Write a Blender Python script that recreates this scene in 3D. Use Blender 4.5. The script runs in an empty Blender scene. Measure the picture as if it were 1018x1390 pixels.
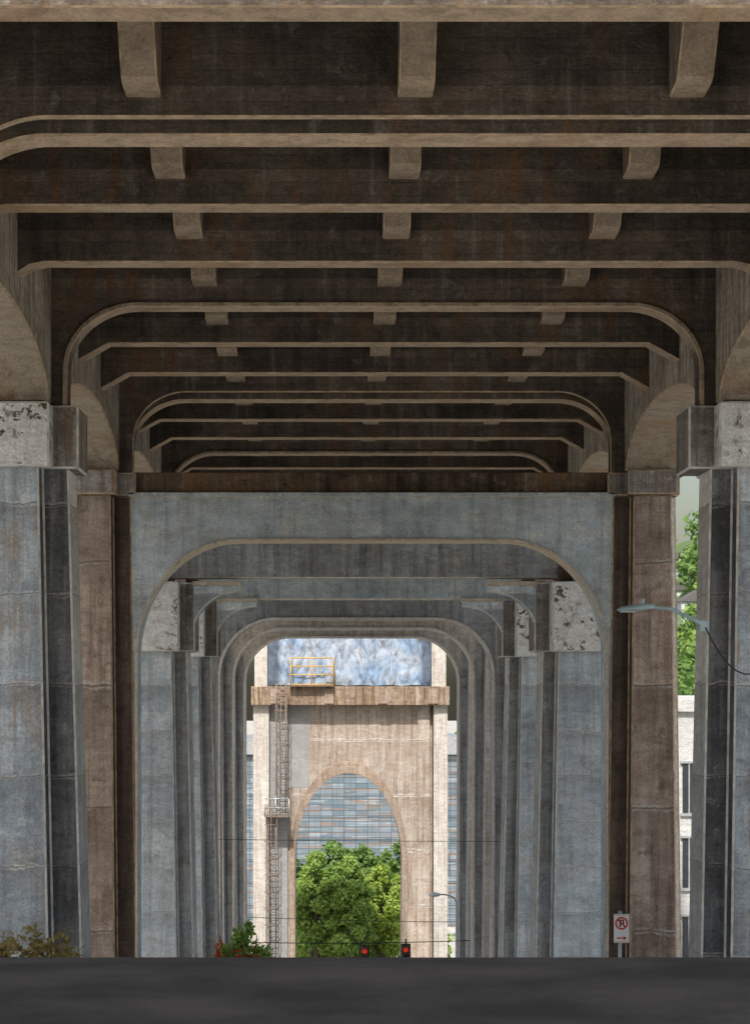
import bpy, bmesh, math, random
import numpy as np
from mathutils import noise, Vector
random.seed(4); rng=np.random.default_rng(7)
scene=bpy.context.scene
scene.view_settings.view_transform='Standard'; scene.view_settings.look='None'; scene.view_settings.exposure=0
R=math.radians

# ------------------------------------------------------------------ materials
class NT:
    def __init__(s,name):
        s.m=bpy.data.materials.new(name); s.m.use_nodes=True; s.t=s.m.node_tree; s.t.nodes.clear()
        s.out=s.n('ShaderNodeOutputMaterial'); s.b=s.n('ShaderNodeBsdfPrincipled'); s.t.links.new(s.b.outputs[0],s.out.inputs[0])
    def n(s,k,**kw):
        x=s.t.nodes.new(k)
        for a,v in kw.items(): setattr(x,a,v)
        return x
    def l(s,a,b): s.t.links.new(a,b)
    def coord(s,scale=(1,1,1),loc=(0,0,0)):
        tc=s.n('ShaderNodeTexCoord'); mp=s.n('ShaderNodeMapping'); s.l(tc.outputs['Object'],mp.inputs[0])
        mp.inputs['Scale'].default_value=scale; mp.inputs['Location'].default_value=loc
        return mp.outputs[0]
    def noise(s,vec,scale,detail=4,rough=.6,dist=0):
        x=s.n('ShaderNodeTexNoise'); x.inputs['Scale'].default_value=scale; x.inputs['Detail'].default_value=min(detail,5)
        x.inputs['Roughness'].default_value=rough; x.inputs['Distortion'].default_value=dist; s.l(vec,x.inputs['Vector']); return x.outputs['Fac']
    def ramp(s,f,a,b,va=0.,vb=1.):
        x=s.n('ShaderNodeMapRange'); x.inputs[1].default_value=a; x.inputs[2].default_value=b; x.inputs[3].default_value=va; x.inputs[4].default_value=vb
        s.l(f,x.inputs[0]); return x.outputs[0]
    def math(s,op,a,b=None):
        x=s.n('ShaderNodeMath',operation=op)
        for i,v in enumerate((a,b)):
            if v is None: continue
            if isinstance(v,(int,float)): x.inputs[i].default_value=v
            else: s.l(v,x.inputs[i])
        return x.outputs[0]
    def mix(s,f,a,b,blend='MIX'):
        x=s.n('ShaderNodeMix',data_type='RGBA',blend_type=blend)
        for sock,v in ((x.inputs[0],f),(x.inputs[6],a),(x.inputs[7],b)):
            if isinstance(v,(int,float)): sock.default_value=v
            elif isinstance(v,tuple): sock.default_value=(*v,1)
            else: s.l(v,sock)
        return x.outputs[2]
    def bump(s,h,strength=.4,dist=.02):
        x=s.n('ShaderNodeBump'); x.inputs['Strength'].default_value=strength; x.inputs['Distance'].default_value=dist
        s.l(h,x.inputs['Height']); s.l(x.outputs[0],s.b.inputs['Normal'])

def concrete(name,c1,c2,stain=(.02,.017,.014),st=.6,pour=0,efflor=.5,boards=0,patch=None,patch_amt=.7,soffit=None,fleck=0,seed=0.,streak=.8,gain=1.,tint=None,tint_amt=.55,bstr=1.,rust=None):
    c1=tuple(min(.72,x*gain) for x in c1); c2=tuple(min(.78,x*gain) for x in c2)
    k=NT(name); v=k.coord(loc=(seed*7.3,seed*3.1,seed*1.7)); vs=k.coord((5,5,.28),(seed,seed*2,seed))
    n1=k.noise(v,.7,5,.65)
    base=k.mix(k.ramp(n1,.38,.62),c1,c2)
    tc=k.coord(); sp=k.n('ShaderNodeSeparateXYZ'); k.l(tc,sp.inputs[0]); z=sp.outputs[2]
    n9=k.noise(v,1.1,5,.6,.5)
    if patch is not None:
        base=k.mix(k.ramp(n9,.54,.57,0,patch_amt),base,tuple(min(.75,x*gain) for x in patch))
    mott=k.noise(k.coord((1,1,3.2),(seed,0,0)),2.2,5,.75)
    if tint is not None:
        base=k.mix(k.ramp(n9,.50,.36,0,tint_amt),base,tint)
    base=k.mix(k.ramp(mott,.40,.70,0,.45),base,stain)
    streakn=k.noise(vs,1.2,4,.65)
    base=k.mix(k.ramp(streakn,.47,.66,0,st*streak),base,stain)
    base=k.mix(k.ramp(streakn,.42,.30,0,.6*efflor),base,(.62,.60,.56))
    blo=k.noise(v,3.4,5,.75,.3)
    base=k.mix(k.ramp(blo,.56,.64,0,st*.7),base,stain)
    base=k.mix(k.ramp(blo,.42,.36,0,efflor*.5),base,(.62,.60,.57))
    if boards:
        zz=k.math('MULTIPLY',z,1/boards); fr=k.math('FRACT',zz); wn=k.n('ShaderNodeTexWhiteNoise',noise_dimensions='1D'); k.l(k.math('FLOOR',zz),wn.inputs['W'])
        base=k.mix(bstr,base,k.mix(wn.outputs['Value'],(.70,.70,.70),(1.25,1.21,1.15)),'MULTIPLY')
        ln=k.ramp(k.math('ABSOLUTE',k.math('SUBTRACT',fr,.5)),.45,.49); base=k.mix(k.math('MULTIPLY',ln,.45*bstr),base,stain)
    if pour:
        wob=k.ramp(n9,0,1,-.14,.14)
        zz=k.math('MULTIPLY',k.math('ADD',z,wob),1/pour); fr=k.math('FRACT',zz)
        wn=k.n('ShaderNodeTexWhiteNoise',noise_dimensions='1D'); k.l(k.math('FLOOR',zz),wn.inputs['W'])
        base=k.mix(1.,base,k.mix(wn.outputs['Value'],(.74,.74,.75),(1.18,1.17,1.15)),'MULTIPLY')
        base=k.mix(k.ramp(fr,.55,1.,0,.32),base,stain)
        d=k.math('ABSOLUTE',k.math('SUBTRACT',fr,.5))
        jag=k.ramp(blo,.35,.65,.497,.455)
        x=k.n('ShaderNodeMath',operation='GREATER_THAN'); k.l(d,x.inputs[0]); k.l(jag,x.inputs[1])
        lf=k.math('MULTIPLY',k.math('MULTIPLY',x.outputs[0],efflor*.8),k.ramp(mott,.42,.6))
        base=k.mix(lf,base,(.66,.64,.60))
        x2=k.n('ShaderNodeMath',operation='GREATER_THAN'); k.l(d,x2.inputs[0]); x2.inputs[1].default_value=.493
        base=k.mix(k.math('MULTIPLY',x2.outputs[0],.7),base,stain)
    if rust is not None:
        base=k.mix(k.math('MULTIPLY',k.ramp(streakn,.50,.60,0,.7),k.ramp(n1,.48,.60)),base,rust)
    if fleck:
        f=k.ramp(k.noise(k.coord((1,1,1),(seed*5,1,1)),6,5,.7,.3),.54,.57,0,fleck); g=k.ramp(k.noise(v,1.1,2),.44,.54)
        base=k.mix(k.math('MULTIPLY',f,g),base,(.07,.045,.03))
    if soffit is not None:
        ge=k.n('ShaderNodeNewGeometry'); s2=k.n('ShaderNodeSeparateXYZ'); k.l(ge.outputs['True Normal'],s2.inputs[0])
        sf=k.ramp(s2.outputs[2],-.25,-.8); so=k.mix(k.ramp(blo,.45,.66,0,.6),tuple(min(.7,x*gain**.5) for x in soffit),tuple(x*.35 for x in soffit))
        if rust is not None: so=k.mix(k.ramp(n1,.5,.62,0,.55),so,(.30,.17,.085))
        base=k.mix(sf,base,so)  # soffit colour by downward normal; paler on beams to paint in light
    fine=k.noise(v,26,3,.75); base=k.mix(1.,base,k.mix(k.ramp(fine,.28,.72),(.70,.70,.70),(1.25,1.25,1.25)),'MULTIPLY')
    k.l(base,k.b.inputs['Base Color']); k.b.inputs['Roughness'].default_value=.9; k.b.inputs['Specular IOR Level'].default_value=.2
    h=k.math('ADD',blo,k.math('MULTIPLY',mott,.8)); k.bump(h,.7,.05)
    return k.m
def plain(name,c,rough=.6,metal=0,emit=0,var=.2):
    k=NT(name); v=k.coord(); f=k.noise(v,5,4,.65)
    b=k.mix(k.ramp(f,.3,.7),tuple(x*(1-var) for x in c),tuple(min(1,x*(1+var)) for x in c)); k.l(b,k.b.inputs['Base Color'])
    k.b.inputs['Roughness'].default_value=rough; k.b.inputs['Metallic'].default_value=metal
    if emit: k.b.inputs['Emission Color'].default_value=(*c,1); k.b.inputs['Emission Strength'].default_value=emit
    return k.m
def leafmat(name,a,b):
    k=NT(name); g=k.n('ShaderNodeNewGeometry'); base=k.mix(g.outputs['Random Per Island'],a,b)
    base=k.mix(k.ramp(k.noise(k.coord(),.6,2),.4,.65,0,.35),base,tuple(x*.5 for x in a))
    k.l(base,k.b.inputs['Base Color']); k.b.inputs['Roughness'].default_value=.6
    tr=k.n('ShaderNodeBsdfTranslucent'); k.l(base,tr.inputs[0]); mx=k.n('ShaderNodeMixShader'); mx.inputs[0].default_value=.45
    k.l(k.b.outputs[0],mx.inputs[1]); k.l(tr.outputs[0],mx.inputs[2]); k.l(mx.outputs[0],k.out.inputs[0]); return k.m

DK=(.03,.024,.019); RU=(.20,.105,.05)
M_edge=plain('chipped_edge_pale',(.60,.58,.54),.9,var=.35)
M_edgeb=plain('chipped_edge_buff',(.40,.29,.185),.9,var=.5)
M_edged=plain('chipped_edge_dark',(.20,.16,.12),.9,var=.4)
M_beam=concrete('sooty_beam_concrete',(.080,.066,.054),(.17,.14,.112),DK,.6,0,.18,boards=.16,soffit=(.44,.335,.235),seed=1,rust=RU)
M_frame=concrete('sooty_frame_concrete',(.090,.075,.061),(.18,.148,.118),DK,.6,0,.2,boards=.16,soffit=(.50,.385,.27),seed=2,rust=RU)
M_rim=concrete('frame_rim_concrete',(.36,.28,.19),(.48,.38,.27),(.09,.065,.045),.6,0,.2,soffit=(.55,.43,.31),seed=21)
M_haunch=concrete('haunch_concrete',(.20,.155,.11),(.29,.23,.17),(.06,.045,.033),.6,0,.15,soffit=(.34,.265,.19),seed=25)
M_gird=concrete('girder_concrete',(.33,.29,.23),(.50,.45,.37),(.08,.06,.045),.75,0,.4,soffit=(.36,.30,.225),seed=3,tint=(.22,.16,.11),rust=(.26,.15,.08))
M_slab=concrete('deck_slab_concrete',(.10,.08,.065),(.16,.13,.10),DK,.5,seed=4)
M_blue=concrete('bluegrey_concrete',(.37,.44,.505),(.56,.635,.69),(.16,.16,.16),.6,1.35,.8,patch=(.62,.68,.72),seed=5,tint=(.36,.32,.28),tint_amt=.5,rust=(.34,.24,.16))
M_blue2=concrete('bluegrey_pale_concrete',(.42,.50,.56),(.62,.69,.74),(.19,.19,.19),.55,1.1,.9,patch=(.68,.72,.74),seed=15.5,tint=(.42,.39,.34),tint_amt=.35)
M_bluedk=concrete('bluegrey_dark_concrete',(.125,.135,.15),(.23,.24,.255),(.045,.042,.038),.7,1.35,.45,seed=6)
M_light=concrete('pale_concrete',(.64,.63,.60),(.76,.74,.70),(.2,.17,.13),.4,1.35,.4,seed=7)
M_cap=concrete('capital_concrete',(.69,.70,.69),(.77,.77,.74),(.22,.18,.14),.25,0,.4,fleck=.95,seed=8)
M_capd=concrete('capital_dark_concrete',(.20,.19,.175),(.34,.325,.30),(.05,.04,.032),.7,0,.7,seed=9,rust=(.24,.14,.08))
M_brown=concrete('brown_concrete',(.36,.275,.22),(.54,.44,.365),(.11,.078,.058),.75,2.4,.45,seed=10,tint=(.24,.165,.125))
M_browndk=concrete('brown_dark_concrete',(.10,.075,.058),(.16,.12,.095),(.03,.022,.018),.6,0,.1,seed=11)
M_strut=concrete('strut_concrete',(.44,.52,.575),(.60,.68,.72),(.20,.20,.20),.55,0,.8,patch=(.68,.69,.66),soffit=(.68,.56,.40),seed=12,tint=(.38,.37,.34),tint_amt=.5)
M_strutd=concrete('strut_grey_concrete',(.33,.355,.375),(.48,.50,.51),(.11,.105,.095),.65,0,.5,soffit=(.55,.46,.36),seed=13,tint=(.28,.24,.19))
M_ledge=concrete('ledge_concrete',(.11,.08,.055),(.19,.135,.09),(.025,.02,.016),.9,0,.3,seed=14,rust=(.26,.14,.06))
M_beige=concrete('beige_concrete',(.54,.485,.42),(.70,.64,.565),(.18,.145,.115),.55,0,.6,soffit=(.72,.60,.47),seed=15)
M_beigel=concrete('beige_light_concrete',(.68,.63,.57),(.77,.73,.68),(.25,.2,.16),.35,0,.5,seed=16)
M_pier=concrete('pier_concrete',(.50,.42,.345),(.64,.56,.475),(.24,.175,.13),.6,3.0,1.,seed=17,tint=(.43,.33,.25),streak=1.1)
M_pierl=concrete('pier_edge_concrete',(.53,.49,.44),(.66,.62,.57),(.24,.19,.15),.5,0,.7,seed=18)
M_patch=concrete('grey_paint_patch',(.30,.30,.295),(.36,.355,.345),(.21,.2,.19),.3,0,.1,seed=19)
M_ring=concrete('arch_ring_concrete',(.31,.235,.18),(.42,.335,.26),(.15,.105,.08),.6,0,.4,soffit=(.58,.47,.37),seed=20)
M_rim2=concrete('portal_rim_concrete',(.56,.48,.38),(.66,.58,.47),(.2,.16,.12),.5,0,.3,soffit=(.65,.55,.42),seed=23)

# ------------------------------------------------------------------ mesh helpers
def link(o,parent=None):
    scene.collection.objects.link(o)
    if parent: o.parent=parent
    return o
def empty(name):
    e=bpy.data.objects.new(name,None); e.empty_display_size=.5; return link(e)
def mk(name,verts,faces,mats,parent=None,mi=None,bev=0,smooth=False,edge=None):
    me=bpy.data.meshes.new(name); me.from_pydata(verts,[],faces); me.validate()
    mats=list(mats) if isinstance(mats,(list,tuple)) else [mats]
    if edge: mats.append(edge)
    for m in mats: me.materials.append(m)
    if mi is not None: me.polygons.foreach_set('material_index',mi)
    bm=bmesh.new(); bm.from_mesh(me); bmesh.ops.recalc_face_normals(bm,faces=bm.faces); bm.to_mesh(me); bm.free()
    if smooth: me.polygons.foreach_set('use_smooth',[True]*len(me.polygons))
    o=link(bpy.data.objects.new(name,me),parent)
    if bev:
        b=o.modifiers.new('bevel','BEVEL'); b.width=bev; b.segments=2 if not edge else 1; b.limit_method='ANGLE'; b.angle_limit=R(50)
        if edge: b.material=len(mats)-1
    return o
def prism(name,pts,plane,lo,hi,mat,parent=None,bev=.015,edge=None):
    n=len(pts)
    def P(p,t):
        return {'xz':(p[0],t,p[1]),'yz':(t,p[0],p[1]),'xy':(p[0],p[1],t)}[plane]
    vs=[P(p,lo) for p in pts]+[P(p,hi) for p in pts]
    fs=[tuple(range(n)),tuple(range(2*n-1,n-1,-1))]+[(i,(i+1)%n,(i+1)%n+n,i+n) for i in range(n)]
    return mk(name,vs,fs,mat,parent,bev=bev,edge=edge)
def box(name,x0,x1,y0,y1,z0,z1,mat,parent=None,bev=.012,edge=None):
    return prism(name,[(x0,y0),(x1,y0),(x1,y1),(x0,y1)],'xy',z0,z1,mat,parent,bev,edge)
def multi(name,boxes,mat,parent=None):
    vs=[];fs=[]
    for (x0,x1,y0,y1,z0,z1) in boxes:
        b=len(vs); vs+=[(x0,y0,z0),(x1,y0,z0),(x1,y1,z0),(x0,y1,z0),(x0,y0,z1),(x1,y0,z1),(x1,y1,z1),(x0,y1,z1)]
        fs+=[tuple(b+i for i in f) for f in ((0,1,2,3),(4,5,6,7),(0,1,5,4),(1,2,6,5),(2,3,7,6),(3,0,4,7))]
    return mk(name,vs,fs,mat,parent)
def tube(name,pts,rad,mat,parent=None,seg=8):
    pts=[Vector(p) for p in pts]; vs=[];fs=[]
    rads=rad if isinstance(rad,(list,tuple)) else [rad]*len(pts)
    for i,p in enumerate(pts):
        d=(pts[min(i+1,len(pts)-1)]-pts[max(i-1,0)]).normalized()
        u=d.cross(Vector((0,0,1)) if abs(d.z)<.9 else Vector((1,0,0))).normalized(); w=d.cross(u)
        for k in range(seg):
            a=2*math.pi*k/seg; q=p+(u*math.cos(a)+w*math.sin(a))*rads[i]; vs.append(tuple(q))
    for i in range(len(pts)-1):
        for k in range(seg): fs.append((i*seg+k,i*seg+(k+1)%seg,(i+1)*seg+(k+1)%seg,(i+1)*seg+k))
    fs.append(tuple(range(seg))); fs.append(tuple((len(pts)-1)*seg+k for k in range(seg)))
    return mk(name,vs,fs,mat,parent,smooth=True)
def ushape(W,zt,zb,a,crown,rx,rz,n=20):
    p=[(-W,zb),(-W,zt),(W,zt),(W,zb),(a,zb)]
    for i in range(n+1):
        t=math.pi/2*i/n; p.append((a-rx+rx*math.cos(t),crown-rz+rz*math.sin(t)))
    for i in range(n+1):
        t=math.pi/2+math.pi/2*i/n; p.append((-a+rx+rx*math.cos(t),crown-rz+rz*math.sin(t)))
    p.append((-a,zb)); return p
def ring(a,crown,rx,rz,zb,th,n=20):
    o=[(a+th,zb)]; i_=[(a,zb)]
    for A,c,lst,r1,r2 in ((a+th,crown+th,o,rx+th,rz+th),(a,crown,i_,rx,rz)):
        for i in range(n+1):
            t=math.pi/2*i/n; lst.append((A-r1+r1*math.cos(t),c-r2+r2*math.sin(t)))
        for i in range(n+1):
            t=math.pi/2+math.pi/2*i/n; lst.append((-A+r1+r1*math.cos(t),c-r2+r2*math.sin(t)))
        lst.append((-A,zb))
    return o+i_[::-1]

SL=.187
def ground(y):
    if y<11.9: return -1.6
    if y<15: t=(y-11.9); return -1.6-.030*t*t*1.0
    g=-1.6-.288-(y-15)*SL
    return max(g,-19.5)

# ------------------------------------------------------------------ bridge
bridge=empty('concrete_bridge')
D=[18.4]+[19+3.5*n for n in range(1,24)]
HB=5.65; DW=7.3
box('deck_slab',-DW,DW,18.25,101,6.85,7.1,M_slab,bridge)  # slab cut short and narrowed so skylight reaches the column fronts
for s in (-1,1):
    box('deck_kerb',s*DW-.15,s*DW+.15,18.2,101.1,6.7,7.7,M_beige,bridge)
SX=(-2.66,.09,2.84)
for x in SX:
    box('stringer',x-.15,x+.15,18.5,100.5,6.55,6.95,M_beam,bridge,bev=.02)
    for n in range(1,24):
        d=D[n]-(.12 if n in (1,7) else 0)
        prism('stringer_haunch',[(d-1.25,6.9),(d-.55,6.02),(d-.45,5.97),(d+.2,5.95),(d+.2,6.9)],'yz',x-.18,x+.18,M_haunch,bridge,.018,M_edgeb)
COLN=[1,4,7,10,13,16,19,22]
def midbeam(n):
    d=D[n]; c=.5; h=.28
    pts=[(-5.3,7),(5.3,7),(5.3,HB-h),(4.96,HB-h),(4.96-c,HB),(-4.96+c,HB),(-4.96,HB-h),(-5.3,HB-h)]
    if n in (0,2,3):
        pts=[(-5.3,7),(5.3,7),(5.3,HB-.14),(4.96,HB-.14),(4.8,HB-.04),(4.6,HB),(-4.6,HB),(-4.8,HB-.04),(-4.96,HB-.14),(-5.3,HB-.14)]
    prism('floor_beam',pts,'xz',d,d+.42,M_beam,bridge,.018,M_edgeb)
for n in range(0,24):
    if n in COLN: continue
    midbeam(n)
def upper_frame(y0,y1,bottom,a=4.72,rim=True,rx=1.05,rz=.95):
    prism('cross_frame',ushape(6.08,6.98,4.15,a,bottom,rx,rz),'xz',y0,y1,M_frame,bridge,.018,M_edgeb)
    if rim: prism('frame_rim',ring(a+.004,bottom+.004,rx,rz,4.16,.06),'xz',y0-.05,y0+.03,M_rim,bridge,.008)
for n in COLN:
    d=D[n]
    if n in (1,7):
        upper_frame(d-.12,d+.0,HB+.11,4.68,False); upper_frame(d+.1,d+.62,HB-.02,4.73,False)
    else: upper_frame(d,d+.45,HB)
def column(side,d,ztop,zbot,ci,pi,po,co,mf,mc,ms,flare=.03,cd=1.0,pd=.38,name='column',mo=None,edge=None):
    def sec(z):
        f=flare*(ztop-z)
        c0,p0,p1,c1=ci-f,pi-f*.8,po+f*.8,co+f
        y0=d-f*.3; y1=d+cd+f; q0=d-pd-f*.6; q1=d+cd+pd+f
        P=[(c0,y0),(p0,y0),(p0,q0),(p1,q0),(p1,y0),(c1,y0),(c1,y1),(p1,y1),(p1,q1),(p0,q1),(p0,y1),(c0,y1)]
        return [(side*x,y,z) for x,y in P]
    a=sec(ztop); b=sec(zbot); vs=a+b; N=12
    fs=[tuple(range(N)),tuple(range(2*N-1,N-1,-1))]; mi=[0,0]
    idx=[1,1,0,2,3,2,1,2,0,2,1,2]  # side faces pale, inner returns dark: light and shade put into the colours
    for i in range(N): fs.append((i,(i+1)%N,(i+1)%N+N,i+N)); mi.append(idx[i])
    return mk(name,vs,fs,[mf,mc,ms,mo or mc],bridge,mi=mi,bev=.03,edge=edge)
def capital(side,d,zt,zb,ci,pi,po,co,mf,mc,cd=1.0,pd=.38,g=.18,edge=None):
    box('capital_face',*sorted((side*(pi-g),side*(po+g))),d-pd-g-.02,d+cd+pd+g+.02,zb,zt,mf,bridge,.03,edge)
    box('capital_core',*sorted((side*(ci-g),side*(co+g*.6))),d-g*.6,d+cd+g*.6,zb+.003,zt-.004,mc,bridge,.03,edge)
for n in COLN:
    d=D[n]; zb=ground(d)-1.2
    for s in (-1,1):
        edge=M_edge
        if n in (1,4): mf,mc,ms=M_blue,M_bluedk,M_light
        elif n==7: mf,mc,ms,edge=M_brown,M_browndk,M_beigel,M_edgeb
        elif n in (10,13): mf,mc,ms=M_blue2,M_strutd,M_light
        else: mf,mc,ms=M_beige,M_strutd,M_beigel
        box('column_head',*sorted((s*5.02,s*6.13)),d-.3,d+1.3,4.1,6.9,M_frame if n<7 else M_browndk,bridge,.02,M_edged)
        if n in (10,13):
            column(s,d,4.2,2.5,4.72,5.05,5.85,6.15,M_brown,M_browndk,M_strutd,0)
            column(s,d,.85,zb,4.34,4.68,5.9,6.2,mf,mc,ms,.022,cd=1.4,pd=.5,edge=edge)
            capital(s,d,2.5,.81,4.32,4.68,5.95,6.2,M_cap,M_capd,cd=1.4,pd=.5,edge=M_edge)
            pts=[(4.3,2.45),(3.02,2.45),(3.0,2.33)]
            for i in range(13):
                t=math.pi/2*i/12; pts.append((3.0+1.2*(math.sin(t)),1.2+1.08*math.cos(t)))
            pts+=[(4.3,1.2)]
            prism('bracket',[(s*x,z) for x,z in pts],'xz',d-.1,d+.5,M_blue2,bridge,.03,M_edge)
            box('bracket_cap',*sorted((s*2.97,s*4.2)),d-.15,d+.55,2.43,2.53,M_rim2,bridge,.01)
        else:
            capH=.95 if n in (1,4) else .48
            ci=4.74; co=6.15; pi=5.1; fl=.028 if n<7 else .012
            if n==4: ci,pi,fl=(4.70,5.1,.028) if s<0 else (4.88,5.22,.020)
            if n==7: co=5.98 if s>0 else 6.15
            column(s,d,4.2-capH,zb,ci,pi,min(5.85,co-.12),co,mf,mc,ms,fl,mo=M_beigel if n==7 else None,edge=edge)  # mo paints the outer strip of the brown columns as lit
            if n in (1,4): capital(s,d,4.17,4.17-capH,4.72,5.1,5.85,6.15,M_cap,M_capd,edge=M_edge)
            elif n==7: capital(s,d,4.2,4.2-capH,4.74,5.08,5.85,6.0,M_capd,M_capd,g=.10,edge=M_edgeb)
            else: capital(s,d,4.2,4.2-capH,4.74,5.08,5.85,6.15,M_beige,M_beige,g=.10)
for s in (-1,1):
    for a,b in zip(COLN[:-1],COLN[1:]):
        y0=D[a]+1.3; y1=D[b]-.3; ym=(y0+y1)/2; hs=(y1-y0)/2
        pts=[(y0-.6,6.9),(y0-.6,4.2)]
        for i in range(33):
            t=math.pi-math.pi*i/32; pts.append((ym+hs*math.cos(t),4.2+.88*math.sin(t)))
        pts+=[(y1+.6,4.2),(y1+.6,6.9)]
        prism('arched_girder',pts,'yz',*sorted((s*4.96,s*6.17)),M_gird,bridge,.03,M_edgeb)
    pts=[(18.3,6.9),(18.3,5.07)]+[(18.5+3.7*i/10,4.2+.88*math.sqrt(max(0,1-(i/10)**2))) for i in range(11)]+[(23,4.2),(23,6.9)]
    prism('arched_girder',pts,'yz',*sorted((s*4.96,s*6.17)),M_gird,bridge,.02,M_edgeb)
dA=D[7]
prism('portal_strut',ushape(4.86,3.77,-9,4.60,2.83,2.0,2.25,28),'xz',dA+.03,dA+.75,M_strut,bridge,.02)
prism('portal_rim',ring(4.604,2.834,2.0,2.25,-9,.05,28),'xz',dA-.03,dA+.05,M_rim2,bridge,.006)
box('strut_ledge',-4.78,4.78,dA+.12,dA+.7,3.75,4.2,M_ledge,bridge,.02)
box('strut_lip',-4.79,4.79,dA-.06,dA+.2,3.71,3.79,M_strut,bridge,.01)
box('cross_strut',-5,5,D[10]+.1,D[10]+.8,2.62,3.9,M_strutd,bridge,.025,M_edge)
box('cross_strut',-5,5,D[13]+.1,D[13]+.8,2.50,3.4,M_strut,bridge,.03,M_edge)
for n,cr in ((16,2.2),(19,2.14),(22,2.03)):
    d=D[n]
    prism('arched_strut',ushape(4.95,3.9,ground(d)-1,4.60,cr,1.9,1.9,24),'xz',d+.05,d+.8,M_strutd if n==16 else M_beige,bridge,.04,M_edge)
    prism('strut_rim',ring(4.604,cr+.004,1.9,1.9,ground(d)-1,.09,24),'xz',d-.10,d+.06,M_beigel,bridge,.01)

# ------------------------------------------------------------------ far pier
pier=empty('bridge_pier'); PY=120.
zlo=-22
p=[(-4.35,zlo),(-4.35,-1.1),(4.55,-1.1),(4.55,zlo),(2.9,zlo)]
zc=-9.6
for i in range(41):
    t=math.pi*i/40; p.append((2.9*math.cos(t),zc+4.8*math.sin(t)))
p.append((-2.9,zlo))
prism('pier_wall',p,'xz',PY,PY+3,M_pier,pier,.03)
q=[(3.2,zlo)]+[(3.2*math.cos(math.pi*i/40),zc+5.45*math.sin(math.pi*i/40)) for i in range(41)]+[(-3.2,zlo)]
q2=[(2.895,zlo)]+[(2.895*math.cos(math.pi*i/40),zc+4.79*math.sin(math.pi*i/40)) for i in range(41)]+[(-2.895,zlo)]
prism('arch_ring',q+q2[::-1],'xz',PY-.12,PY+.2,M_ring,pier,.02)
box('pier_edge',-5.15,-4.3,PY-.5,PY+3.4,zlo,-1.1,M_pierl,pier); box('pier_edge',4.6,5.35,PY-.5,PY+3.4,zlo,-1.1,M_pierl,pier)
box('pier_pilaster',-4.3,-3.3,PY-.15,PY+.5,zlo,-1.1,M_patch,pier)
box('pier_pilaster',3.75,4.40,PY-.22,PY+.5,zlo,-1.1,M_pier,pier)
box('paint_patch',-3.35,-2.1,PY-.012,PY+.1,-5.6,-1.15,M_patch,pier,0)
M_ledge2=concrete('pier_ledge_concrete',(.26,.185,.13),(.38,.285,.20),(.08,.055,.04),.95,0,.6,seed=24,rust=(.16,.08,.04))
box('pier_ledge',-5.25,5.45,PY-.9,PY+3.8,-1.1,-.08,M_ledge2,pier,.04)
multi('ledge_dentils',[(x,x+.5,PY-1.0,PY-.8,-1.0,-.2) for x in (-4.2,-1.3,1.6,4.3)],M_ring,pier)
box('upper_post',-5.1,-4.4,PY,PY+2,-.1,7.2,M_pierl,pier); box('upper_post',4.5,5.3,PY,PY+2,-.1,7.2,M_pierl,pier)
box('upper_deck',-DW,DW,PY-.5,PY+3,6.9,7.4,M_slab,pier)

def mk_tarp():
    nx,nz=240,80; vs=[];fs=[]
    for j in range(nz+1):
        for i in range(nx+1):
            u=i/nx; w=j/nz; x=-4.35+8.8*u; z=-.05+6.8*w
            wx=noise.noise(Vector((x*.4,z*.3,1)))*.8
            f=abs(noise.noise(Vector((x*1.6+wx,z*.5,5))))**.7*.26
            f+=abs(noise.noise(Vector((x*3.1+z*.9+wx,z*1.2,15))))*.16
            f+=abs(noise.noise(Vector((x*5.5-z*1.5,z*2.6,25))))*.06
            bulge=.12*abs(math.sin(math.pi*(x+4.35)/2.2))
            zz=z if j>0 else z+.05*abs(math.sin(x*2.2))
            vs.append((x,PY-.25-f-bulge,zz))
    for j in range(nz):
        for i in range(nx):
            a=j*(nx+1)+i; fs.append((a,a+1,a+nx+2,a+nx+1))
    k=NT('tarpaulin'); v=k.coord()
    b=k.mix(k.ramp(k.noise(v,.8,4,.6,.5),.4,.62),(.37,.42,.49),(.22,.31,.44))
    b=k.mix(k.ramp(k.noise(k.coord((2,1,1)),1.3,5,.75,.6),.54,.62,0,.65),b,(.17,.15,.14))
    sp=k.n('ShaderNodeSeparateXYZ'); k.l(k.coord(),sp.inputs[0])
    b=k.mix(k.ramp(k.math('ABSOLUTE',k.math('SUBTRACT',sp.outputs[0],.1)),3.65,3.95,0,.85),b,(.07,.09,.13))
    k.l(b,k.b.inputs['Base Color']); k.b.inputs['Roughness'].default_value=.8; k.b.inputs['Specular IOR Level'].default_value=.2; k.bump(k.noise(v,2.5,5,.7,.6),.8,.08)
    return mk('tarpaulin',vs,fs,k.m,None,smooth=True)
mk_tarp()

M_rail=plain('yellow_rail_paint',(.55,.33,.09),.5); M_steel=plain('rusty_steel',(.22,.15,.10),.6,.2); M_galv=plain('galvanised_steel',(.42,.43,.44),.4,.4)
M_lad=plain('ladder_steel',(.20,.15,.11),.6)
rail=empty('work_platform')
x0,x1=-3.1,-.85
for x in (x0,(x0+x1)/2,x1):
    tube('post',[(x,PY-1.3,-.1),(x,PY-1.3,1.5)],.035,M_rail,rail)
for z in (0.02,.55,1.0,1.45): tube('rail',[(x0,PY-1.3,z),(x1,PY-1.3,z)],.035,M_rail,rail)
for x in (x0,x1):
    for z in (.02,1.0,1.45): tube('rail',[(x,PY-1.3,z),(x,PY-.6,z)],.03,M_rail,rail)
tube('post',[(x1+.02,PY-1.0,-.1),(x1+.02,PY-1.0,1.3)],.05,M_rail,rail)
box('platform_deck',x0-.05,x1+.05,PY-1.35,PY-.5,-.08,-.02,M_steel,rail,0)

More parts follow.
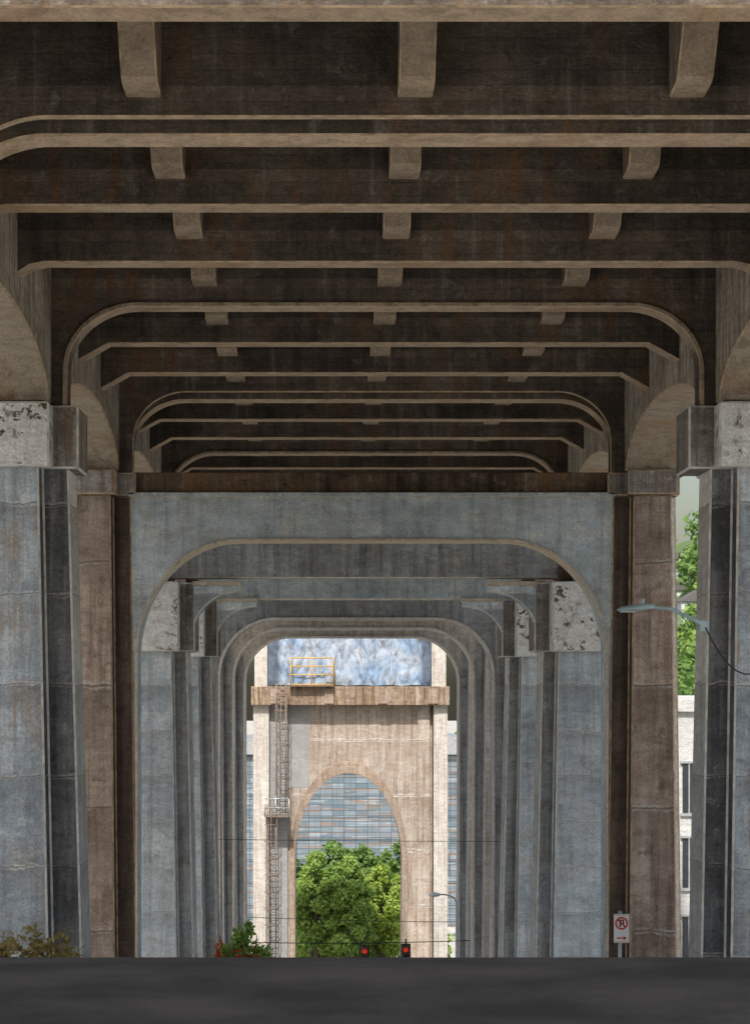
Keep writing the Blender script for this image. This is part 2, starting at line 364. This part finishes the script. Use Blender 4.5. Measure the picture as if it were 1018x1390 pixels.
def ladder(x,y,z0,z1,w=.45,cage=True):
    L=empty('access_ladder')
    for s in (-1,1): tube('stile',[(x+s*w/2,y,z0),(x+s*w/2,y,z1)],.035,M_lad,L,6)
    z=z0+.15
    while z<z1: tube('rung',[(x-w/2,y,z),(x+w/2,y,z)],.022,M_lad,L,6); z+=.30
    if cage:
        z=z0+1.
        while z<z1:
            pts=[(x+.36*math.cos(t),y-.1-.6*math.sin(t),z) for t in [math.pi*i/8 for i in range(9)]]
            tube('hoop',pts,.022,M_lad,L,6); z+=.9
        for t in (.6,1.57,2.5): tube('cage_bar',[(x+.36*math.cos(t),y-.1-.6*math.sin(t),z0+1),(x+.36*math.cos(t),y-.1-.6*math.sin(t),z1)],.018,M_lad,L,6)
    for zz in (z0+.3,(z0+z1)/2,z1-.3): tube('standoff',[(x,y,zz),(x,PY+.1,zz)],.02,M_lad,L,6)
    return L
ladder(-3.62,PY-1.05,-6.9,.1)
ladder(-4.15,PY-1.1,-14.8,-6.4)
lp=empty('ladder_landing'); box('deck',-4.5,-3.2,PY-1.6,PY-.1,-7.1,-7.02,M_lad,lp,0)
for z in (-6.6,-6.1): tube('rail',[(-4.5,PY-1.6,z),(-3.2,PY-1.6,z)],.03,M_galv,lp)
for x in (-4.5,-3.9,-3.2): tube('post',[(x,PY-1.6,-7.05),(x,PY-1.6,-6.1)],.03,M_galv,lp)

# ------------------------------------------------------------------ ground
gx=[-400,-120,-60,-30,-16,-9,-4.3,4.3,9,16,30,60,120,400]
gy=[-60,0,6,10]+[11.9+.25*i for i in range(13)]+[16,18,20,25,30,40,50,60,70,80,90,100,105,110,115,120,130,150,200,300,600,1200]
vs=[];fs=[]
for y in gy:
    for x in gx: vs.append((x,y,ground(y)-.004))
for j in range(len(gy)-1):
    for i in range(len(gx)-1):
        a=j*len(gx)+i; fs.append((a,a+1,a+len(gx)+1,a+len(gx)))
k=NT('ground_soil'); v=k.coord()
b=k.mix(k.ramp(k.noise(v,.4,5,.6),.4,.6),(.42,.40,.36),(.50,.48,.44)); b=k.mix(k.ramp(k.noise(v,.15,4),.60,.66),b,(.12,.16,.06)); k.l(b,k.b.inputs['Base Color']); k.b.inputs['Roughness'].default_value=.95
mk('ground',vs,fs,k.m,smooth=True)
k=NT('asphalt'); v=k.coord()
b=k.mix(k.ramp(k.noise(v,1.1,5,.6),.35,.65),(.014,.014,.015),(.026,.025,.025)); b=k.mix(k.ramp(k.noise(v,120,2),.55,.7,0,.3),b,(.05,.048,.046))
k.l(b,k.b.inputs['Base Color']); k.b.inputs['Roughness'].default_value=1; k.b.inputs['Specular IOR Level'].default_value=.02; k.bump(k.noise(v,90,3),.6,.01)
M_asph=k.m
M_bounce=concrete('bounce_paving',(.42,.415,.40),(.5,.49,.47),(.25,.24,.22),.3,0,.2,seed=40)
def strip(name,ys,mat):
    vs=[];fs=[]
    for y in ys:
        for x in (-4.2,-2,0,2,4.2): vs.append((x,y,ground(y)+.004))
    for j in range(len(ys)-1):
        for i in range(4):
            a=j*5+i; fs.append((a,a+1,a+6,a+5))
    mk(name,vs,fs,mat,smooth=True)
ry=[y for y in gy if -60<=y<=115]
strip('road',[y for y in ry if y<=16],M_asph)
strip('bounce_road',[y for y in ry if y>=16],M_bounce)  # unseen pale paving, added to bounce light up under the deck
kerbm=plain('kerb_concrete',(.3,.29,.27),.9)
for s in (-1,1):
    vs=[];fs=[]
    for y in ry:
        g=ground(y); 
        for x,z in ((4.2,g-.2),(4.2,g+.13),(4.36,g+.13),(4.36,g-.2)): vs.append((s*x,y,z))
    for j in range(len(ry)-1):
        for i in range(4): fs.append((j*4+i,j*4+(i+1)%4,(j+1)*4+(i+1)%4,(j+1)*4+i))
    mk('kerb',vs,fs,kerbm)

# ------------------------------------------------------------------ foliage
def leafcloud(name,clumps,n,size,mat,parent=None,shell=.55):
    C=np.array([c[:3] for c in clumps]); S=np.array([c[3:6] for c in clumps]); w=S.prod(1)**(2/3); w/=w.sum()
    idx=rng.choice(len(clumps),n,p=w); dv=rng.normal(size=(n,3)); dv/=np.linalg.norm(dv,axis=1)[:,None]
    r=shell+(1-shell)*rng.random(n)+.14*rng.normal(size=n)
    P=C[idx]+dv*S[idx]*r[:,None]
    u=rng.normal(size=(n,3))+np.array([0,-.5,.9]); t=rng.normal(size=(n,3)); 
    a=np.cross(u,t); a/=np.linalg.norm(a,axis=1)[:,None]; w2=np.cross(u,a); w2/=np.linalg.norm(w2,axis=1)[:,None]
    sz=size*(.6+.8*rng.random(n))[:,None]; a=a*sz; b=w2*sz*.6
    V=np.stack([P-a,P+b,P+a,P-b],1).reshape(-1,3)
    me=bpy.data.meshes.new(name); me.vertices.add(4*n); me.vertices.foreach_set('co',V.ravel())
    me.loops.add(4*n); me.loops.foreach_set('vertex_index',np.arange(4*n)); me.polygons.add(n)
    me.polygons.foreach_set('loop_start',np.arange(0,4*n,4)); me.polygons.foreach_set('loop_total',np.full(n,4)); me.update(); me.validate()
    me.materials.append(mat); return link(bpy.data.objects.new(name,me),parent)
L_yel=leafmat('leaf_yellowgreen',(.26,.40,.06),(.50,.60,.12)); L_bright=leafmat('leaf_bright',(.20,.35,.06),(.42,.54,.14)); L_mid=leafmat('leaf_mid',(.13,.25,.06),(.25,.38,.10)); L_dark=leafmat('leaf_dark',(.08,.17,.05),(.15,.26,.08))
L_red=leafmat('petal_red',(.55,.02,.02),(.7,.06,.04))
M_bark=plain('bark',(.11,.09,.065),.9)
def tree(x,y,zb,h,r,mat,n,size,name='deciduous_tree'):
    T=empty(name)
    tube('trunk',[(x,y,zb-.3),(x+.1,y,zb+h*.3),(x-.05,y,zb+h*.6),(x,y,zb+h*.9)],[.22,.17,.1,.03],M_bark,T)
    cl=[]
    for i in range(30):
        a=i*2.4+random.random(); hh=.28+.64*(i+.5)/30; prof=math.sqrt(max(.02,1-((hh-.5)/.5)**2)) if hh>.5 else 1.0
        rr=r*prof*(.35+.45*random.random())
        s=r*(.24+.16*random.random())*max(.5,prof)
        c=(x+rr*math.cos(a),y+rr*math.sin(a),zb+h*hh+random.uniform(-.2,.2)); cl.append((*c,s,s,s*.9))
        if i%2==0: tube('limb',[(x,y,zb+h*max(.15,hh-.2)),((x+c[0])/2,(y+c[1])/2,c[2]-h*.07),c],[.06,.04,.015],M_bark,T,6)
    cl.append((x,y,zb+h*.93,r*.3,r*.3,h*.06))
    leafcloud('crown',cl,n,size,mat,T,.4)
    return T
gz=-19.5
tree(-1.95,141,gz,9.0,2.0,L_bright,17000,.12)
tree(.2,140,gz,8.8,1.7,L_bright,16000,.12)
tree(2.3,143,gz,8.0,1.8,L_yel,15000,.12)
tree(3.7,150,gz,9.0,2.0,L_mid,9000,.15)
tree(-3.9,151,gz,8.2,1.9,L_dark,9000,.15)
tree(1.2,151,gz,8.6,2.2,L_mid,11000,.15)
tree(-.9,152,gz,8.9,2.2,L_mid,11000,.15)
leafcloud('hedge',[(x,146,gz+1.8+random.random(),1.2,1,1.9) for x in np.arange(-5,6,.9)],12000,.15,L_bright)

sh=empty('flowering_shrub'); sx,sy=-2.35,38.
g0=ground(sy)
for i in range(9):
    a=i*.7; tube('stem',[(sx,sy,g0-.1),(sx+.15*math.cos(a),sy+.1*math.sin(a),g0+.9),(sx+.38*math.cos(a),sy+.3*math.sin(a),g0+1.7+.1*(i%3))],[.03,.02,.008],M_bark,sh,6)
leafcloud('foliage',[(sx-.25,sy,g0+1.45,.25,.25,.3),(sx+.02,sy,g0+1.72,.2,.25,.32),(sx+.3,sy,g0+1.5,.25,.25,.3),(sx,sy,g0+.9,.45,.4,.5),(sx+.15,sy,g0+2.0,.08,.1,.2)],2200,.055,leafmat('leaf_shrub',(.22,.38,.07),(.40,.55,.12)),sh,.3)
leafcloud('flowers',[(sx-.36,sy-.2,g0+1.62,.12,.12,.25),(sx+.05,sy-.3,g0+1.45,.4,.1,.25)],240,.035,L_red,sh,.3)
leafcloud('weeds',[(x,30.6,ground(30.6)+.75+.25*random.random(),.22,.2,.55) for x in np.arange(-5.6,-4.3,.15)],1800,.05,leafmat('dry_weed',(.2,.17,.06),(.38,.30,.10)))

# ------------------------------------------------------------------ warehouse
wh=empty('metal_clad_warehouse')
k=NT('weathered_cladding'); v=k.coord(); tc=k.coord()
br=k.n('ShaderNodeTexBrick'); rot=k.n('ShaderNodeMapping'); rot.inputs['Rotation'].default_value=(R(90),0,0); k.l(tc,rot.inputs[0]); k.l(rot.outputs[0],br.inputs['Vector'])
br.inputs['Scale'].default_value=1; br.inputs['Brick Width'].default_value=.95; br.inputs['Row Height'].default_value=.44; br.inputs['Mortar Size'].default_value=.022; br.offset=0
br.inputs['Color1'].default_value=(.10,.145,.18,1); br.inputs['Color2'].default_value=(.20,.25,.29,1); br.inputs['Mortar'].default_value=(.05,.055,.065,1)
gm=k.n('ShaderNodeMath',operation='SUBTRACT'); gm.inputs[0].default_value=1.; k.l(br.outputs['Fac'],gm.inputs[1])
b=k.mix(k.math('MULTIPLY',gm.outputs[0],k.ramp(k.noise(k.coord((.25,1,4.5)),1.1,4,.6),.55,.61,0,.75)),br.outputs['Color'],(.27,.16,.10))
b=k.mix(k.math('MULTIPLY',gm.outputs[0],k.ramp(k.noise(k.coord((.3,1,4.0),(4,4,4)),1.0,4,.6),.55,.60,0,.6)),b,(.33,.38,.40))
b=k.mix(k.ramp(k.noise(k.coord((5,5,.3)),1,4,.6),.5,.7,0,.4),b,(.07,.075,.08))
k.l(b,k.b.inputs['Base Color']); k.b.inputs['Roughness'].default_value=.7; k.bump(br.outputs['Fac'],.4,.03)
box('wall',-14,16,178,200,gz-.5,-5.6,k.m,wh,0)
prism('roof',[(-14.5,-5.6),(16.5,-5.6),(1,-2.8)],'xz',177.5,200.5,plain('roof_metal',(.3,.31,.32),.5),wh)
multi('laps',[(-14,16,177.95,178.0,z,z+.03) for z in np.arange(gz,-5.8,1.76)],plain('lap_steel',(.12,.13,.14),.6),wh)

# ------------------------------------------------------------------ white building right
wb=empty('white_office_building'); M_white=concrete('painted_wall',(.58,.58,.57),(.66,.65,.64),(.3,.3,.29),.12,0,.2,seed=31); M_glass=plain('dark_glass',(.03,.035,.045),.15)
box('walls',8.75,26,62,84,-14,-.75,M_white,wb)
box('parapet',8.62,26.2,61.85,84.2,-.75,-.4,M_white,wb)
wins=[];fr=[]
for zc_ in (-2.9,-5.0,-7.2,-9.4):
    for i in range(9):
        x=9.02+i*1.8; wins.append((x,x+.95,61.97,62.1,zc_-.7,zc_+.7)); fr+= [(x-.06,x+1.01,61.92,62.05,zc_-.78,zc_-.7),(x-.06,x+1.01,61.92,62.05,zc_+.7,zc_+.76),(x+.16,x+.2,61.94,62.05,zc_-.7,zc_+.7),(x+.45,x+.5,61.94,62.05,zc_-.7,zc_+.7)]
        y=63+i*2.3; wins.append((8.72,8.85,y,y+1.2,zc_-.7,zc_+.7))
multi('windows',wins,M_glass,wb); multi('window_frames',fr,M_galv,wb)

# ------------------------------------------------------------------ hill right
def hillz(x,y): 
    t=max(0,min(1,(x-25)/55)); u=max(0,min(1,(y-180)/260)); return -19.6+52*(t*t*(3-2*t))*(u*u*(3-2*u))+1.5*noise.noise(Vector((x*.03,y*.03,0)))*t
vs=[];fs=[]; nx,ny=40,30
for j in range(ny+1):
    for i in range(nx+1):
        x=20+380*i/nx; y=160+500*j/ny; vs.append((x,y,hillz(x,y)))
for j in range(ny):
    for i in range(nx): a=j*(nx+1)+i; fs.append((a,a+1,a+nx+2,a+nx+1))
mk('hill',vs,fs,plain('hill_grass',(.10,.16,.05),.95),smooth=True)
cl=[];cl2=[]
for i in range(520):
    x=35+110*random.random(); y=200+260*random.random(); z=hillz(x,y); s=1.6+2.2*random.random()
    if y>370 and random.random()<.5: continue
    (cl if random.random()<.55 else cl2).append((x,y,z+s*.9,s,s,s*1.2))
leafcloud('hillside_trees',cl,50000,.6,L_mid,None,.6)
leafcloud('hillside_trees',cl2,50000,.6,L_bright,None,.6)
for i in range(34):
    x=56+40*random.random(); y=360+90*random.random(); z=hillz(x,y)+.5
    H=empty('hillside_house'); w=4+3*random.random(); c=random.choice([(.7,.69,.66),(.5,.52,.55),(.62,.55,.45),(.35,.42,.5)])
    box('walls',x,x+w,y,y+8,z-4,z+4,plain('house_paint',c,.8),H,0)
    prism('roof',[(x-.4,z+4),(x+w+.4,z+4),(x+w/2,z+6.2)],'xz',y-.4,y+8.4,plain('roof_shingle',(.12,.11,.11),.9),H,0)
    multi('windows',[(x+w*f,x+w*f+1,y-.06,y+.05,z+a,z+a+1.3) for f in (.15,.6) for a in (.2,2.3)],M_glass,H)
leafcloud('distant_trees',[(-30-60*random.random(),150+100*random.random(),-14+6*random.random(),4,4,5) for i in range(90)],16000,.7,L_dark,None,.6)

# ------------------------------------------------------------------ street lamp on right column
sl=empty('street_lamp'); M_lamp=plain('lamp_paint',(.36,.47,.48),.4)
X=lambda px,d: -.72+(px-455)*d/3000.
Z=lambda py,d: (930-py)*d/3000.
ld=31.9
tube('arm',[(X(963,ld),ld+.6,Z(851,ld)),(X(955,ld),ld,Z(849,ld)),(X(935,ld),ld,Z(838,ld)),(X(912,ld),ld,Z(827,ld)),(X(885,ld),ld,Z(824,ld))],[.035,.035,.03,.028,.028],M_lamp,sl)
box('bracket_plate',X(950,ld),X(962,ld),ld-.02,ld+.1,Z(858,ld),Z(842,ld),M_lamp,sl)
def loft_head():
    secs=[(889,824,.035,.035),(880,824.5,.07,.05),(868,826,.11,.065),(855,827,.12,.06),(843,828,.09,.045),(838,828.5,.03,.02)]
    vs=[];fs=[];n=12
    for px,py,w,h in secs:
        for k_ in range(n):
            a=2*math.pi*k_/n; zz=math.sin(a)*h; zz=zz if zz>0 else zz*.55
            vs.append((X(px,ld),ld+math.cos(a)*w,Z(py,ld)+zz))
    for i in range(len(secs)-1):
        for k_ in range(n): fs.append((i*n+k_,i*n+(k_+1)%n,(i+1)*n+(k_+1)%n,(i+1)*n+k_))
    fs+= [tuple(range(n)),tuple((len(secs)-1)*n+k_ for k_ in range(n))]
    return mk('luminaire',vs,fs,M_lamp,sl,smooth=True)
loft_head()
tube('photocell',[(X(872,ld),ld,Z(821,ld)),(X(872,ld),ld,Z(813,ld))],.03,M_lamp,sl)
box('lens',X(862,ld),X(842,ld),ld-.06,ld+.06,Z(831.5,ld),Z(830,ld),plain('lens_glass',(.6,.62,.6),.2),sl,0)
wire=plain('black_cable',(.02,.02,.02),.6)
def cat(name,a,b,sag,r,par=None,n=16):
    pts=[tuple(Vector(a).lerp(Vector(b),i/n)+Vector((0,0,-sag*4*(i/n)*(1-i/n)))) for i in range(n+1)]
    return tube(name,pts,r,wire,par,6)
cat('lamp_cable',(X(956,ld),ld-.1,Z(852,ld)),(X(1050,ld),ld-.1,Z(890,ld)),.45,.012,sl)

# ------------------------------------------------------------------ no-parking sign
sg=empty('no_parking_sign'); sd=36.; sxx=X(843.5,sd); szz=Z(1261,sd)
tube('post',[(sxx-.02,sd+.05,ground(sd)-.3),(sxx-.02,sd+.05,szz+.28)],.03,M_galv,sg)
Mw=plain('sign_white',(.8,.8,.78),.4,var=.04); Mr=plain('sign_red',(.6,.03,.03),.4,var=.05); Mk=plain('sign_black',(.02,.02,.02),.4)
w,h=.125,.235
box('plate',sxx-w,sxx+w,sd-.01,sd,szz-h,szz+h,Mw,sg,.004)
def annulus(name,cx,cz,r0,r1,y,mat):
    n=32; vs=[];fs=[]
    for i in range(n):
        a=2*math.pi*i/n
        for r in (r0,r1): vs.append((cx+r*math.cos(a),y,cz+r*math.sin(a)))
    for i in range(n): fs.append((2*i,2*i+1,(2*i+3)%(2*n),(2*i+2)%(2*n)))
    return mk(name,vs,fs,mat,sg)
cz=szz+.085
annulus('red_ring',sxx,cz,.078,.105,sd-.018,Mr)
prism('slash',[(sxx-.075,cz+.055),(sxx-.055,cz+.075),(sxx+.075,cz-.055),(sxx+.055,cz-.075)],'xz',sd-.024,sd-.021,Mr,sg,0)
multi('letter_p',[(sxx-.035,sxx-.012,sd-.017,sd-.013,cz-.06,cz+.06),(sxx-.012,sxx+.035,sd-.017,sd-.013,cz+.04,cz+.06),(sxx-.012,sxx+.035,sd-.017,sd-.013,cz-.01,cz+.01),(sxx+.02,sxx+.04,sd-.0172,sd-.0132,cz-.005,cz+.055)],Mk,sg)
prism('arrow',[(sxx-.08,szz-.145),(sxx+.03,szz-.145),(sxx+.03,szz-.12),(sxx+.085,szz-.155),(sxx+.03,szz-.19),(sxx+.03,szz-.165),(sxx-.08,szz-.165)],'xz',sd-.018,sd-.013,Mr,sg,0)
annb=[(sxx-w+.01,sxx+w-.01,sd-.014,sd-.011,szz+h-.018,szz+h-.012),(sxx-w+.01,sxx+w-.01,sd-.014,sd-.011,szz-h+.012,szz-h+.018)]
multi('border',annb,Mr,sg)

# ------------------------------------------------------------------ traffic signals and wires
td=88.
M_th=plain('signal_housing',(.05,.045,.03),.5)
def signal(px,py,dy=0):
    S=empty('traffic_light'); d=td+dy; x=X(px,d); z=Z(py,d)
    box('housing',x-.15,x+.15,d,d+.25,z-.85,z+.17,M_th,S,.03)
    box('backplate',x-.2,x+.2,d+.25,d+.27,z-.9,z+.22,M_th,S,0)
    for i,(c,e) in enumerate((((.8,.04,.02),.5),((.2,.12,.01),0),((.01,.1,.04),0))):
        zz=z-.0-.33*i
        tube('lens',[(x,d-.03,zz),(x,d+.03,zz)],.10,plain('signal_lens',c,.3,emit=e),S,16)
        pts=[(x+.13*math.cos(t),d-.16,zz+.13*math.sin(t)) for t in [math.pi*j/8 for j in range(9)]]
        vs=[];fs=[]
        for (a,b_,c_) in pts: vs+=[(a,b_,c_),(a,d+.01,c_)]
        for j in range(8): fs.append((2*j,2*j+1,2*j+3,2*j+2))
        mk('visor',vs,fs,M_th,S)
    tube('hanger',[(x,d+.12,z+.17),(x,d+.12,z+.42)],.03,M_th,S)
signal(495,1292); signal(551,1290)
ow=empty('overhead_wires')
cat('span_wire',(X(250,td),td+.12,Z(1278,td)),(X(760,td),td+.12,Z(1272,td)),.18,.018,ow)
cat('wire',(X(280,100),100,Z(1243,100)),(X(700,100),100,Z(1252,100)),.1,.015,ow)
cat('wire',(X(200,70),70,Z(1138,70)),(X(800,70),70,Z(1142,70)),.05,.009,ow)
s2=empty('street_lamp'); dd=92
tube('pole',[(X(621,dd),dd,ground(dd)),(X(620,dd),dd,Z(1225,dd))],[.045,.03],M_galv,s2)
tube('arm',[(X(620,dd),dd,Z(1226,dd)),(X(615,dd),dd,Z(1218,dd)),(X(604,dd),dd,Z(1215,dd)),(X(594,dd),dd,Z(1215,dd))],.03,M_galv,s2)
tube('head',[(X(597,dd),dd,Z(1215,dd)),(X(588,dd),dd,Z(1215,dd)),(X(582,dd),dd,Z(1216,dd))],[.06,.12,.04],Mw,s2)

# ------------------------------------------------------------------ light
w=bpy.data.worlds.new('World'); scene.world=w; w.use_nodes=True; nt=w.node_tree
bg=nt.nodes['Background']; sky=nt.nodes.new('ShaderNodeTexSky'); sky.sky_type='NISHITA'; sky.sun_disc=False
EL=50; AZ=8
sky.sun_elevation=R(EL); sky.sun_rotation=R(180+AZ); sky.air_density=1.4; sky.dust_density=4; sky.ozone_density=1.2
nt.links.new(sky.outputs[0],bg.inputs[0]); bg.inputs[1].default_value=.15
sun=bpy.data.lights.new('sun','SUN'); sun.energy=5; sun.angle=R(1.5); sun.color=(1,.96,.9)
so=link(bpy.data.objects.new('sun',sun)); dirv=Vector((math.sin(R(AZ))*math.cos(R(EL)),math.cos(R(AZ))*math.cos(R(EL)),-math.sin(R(EL))))
so.rotation_euler=dirv.to_track_quat('-Z','Y').to_euler()

cam=bpy.data.cameras.new('camera'); co=link(bpy.data.objects.new('camera',cam)); scene.camera=co
co.location=(-.72,0,0); co.rotation_euler=(R(90),0,0)
cam.sensor_fit='HORIZONTAL'; cam.sensor_width=24; cam.lens=3000/1018*24; cam.shift_x=54/1018; cam.shift_y=235/1018
cam.clip_start=.1; cam.clip_end=3000
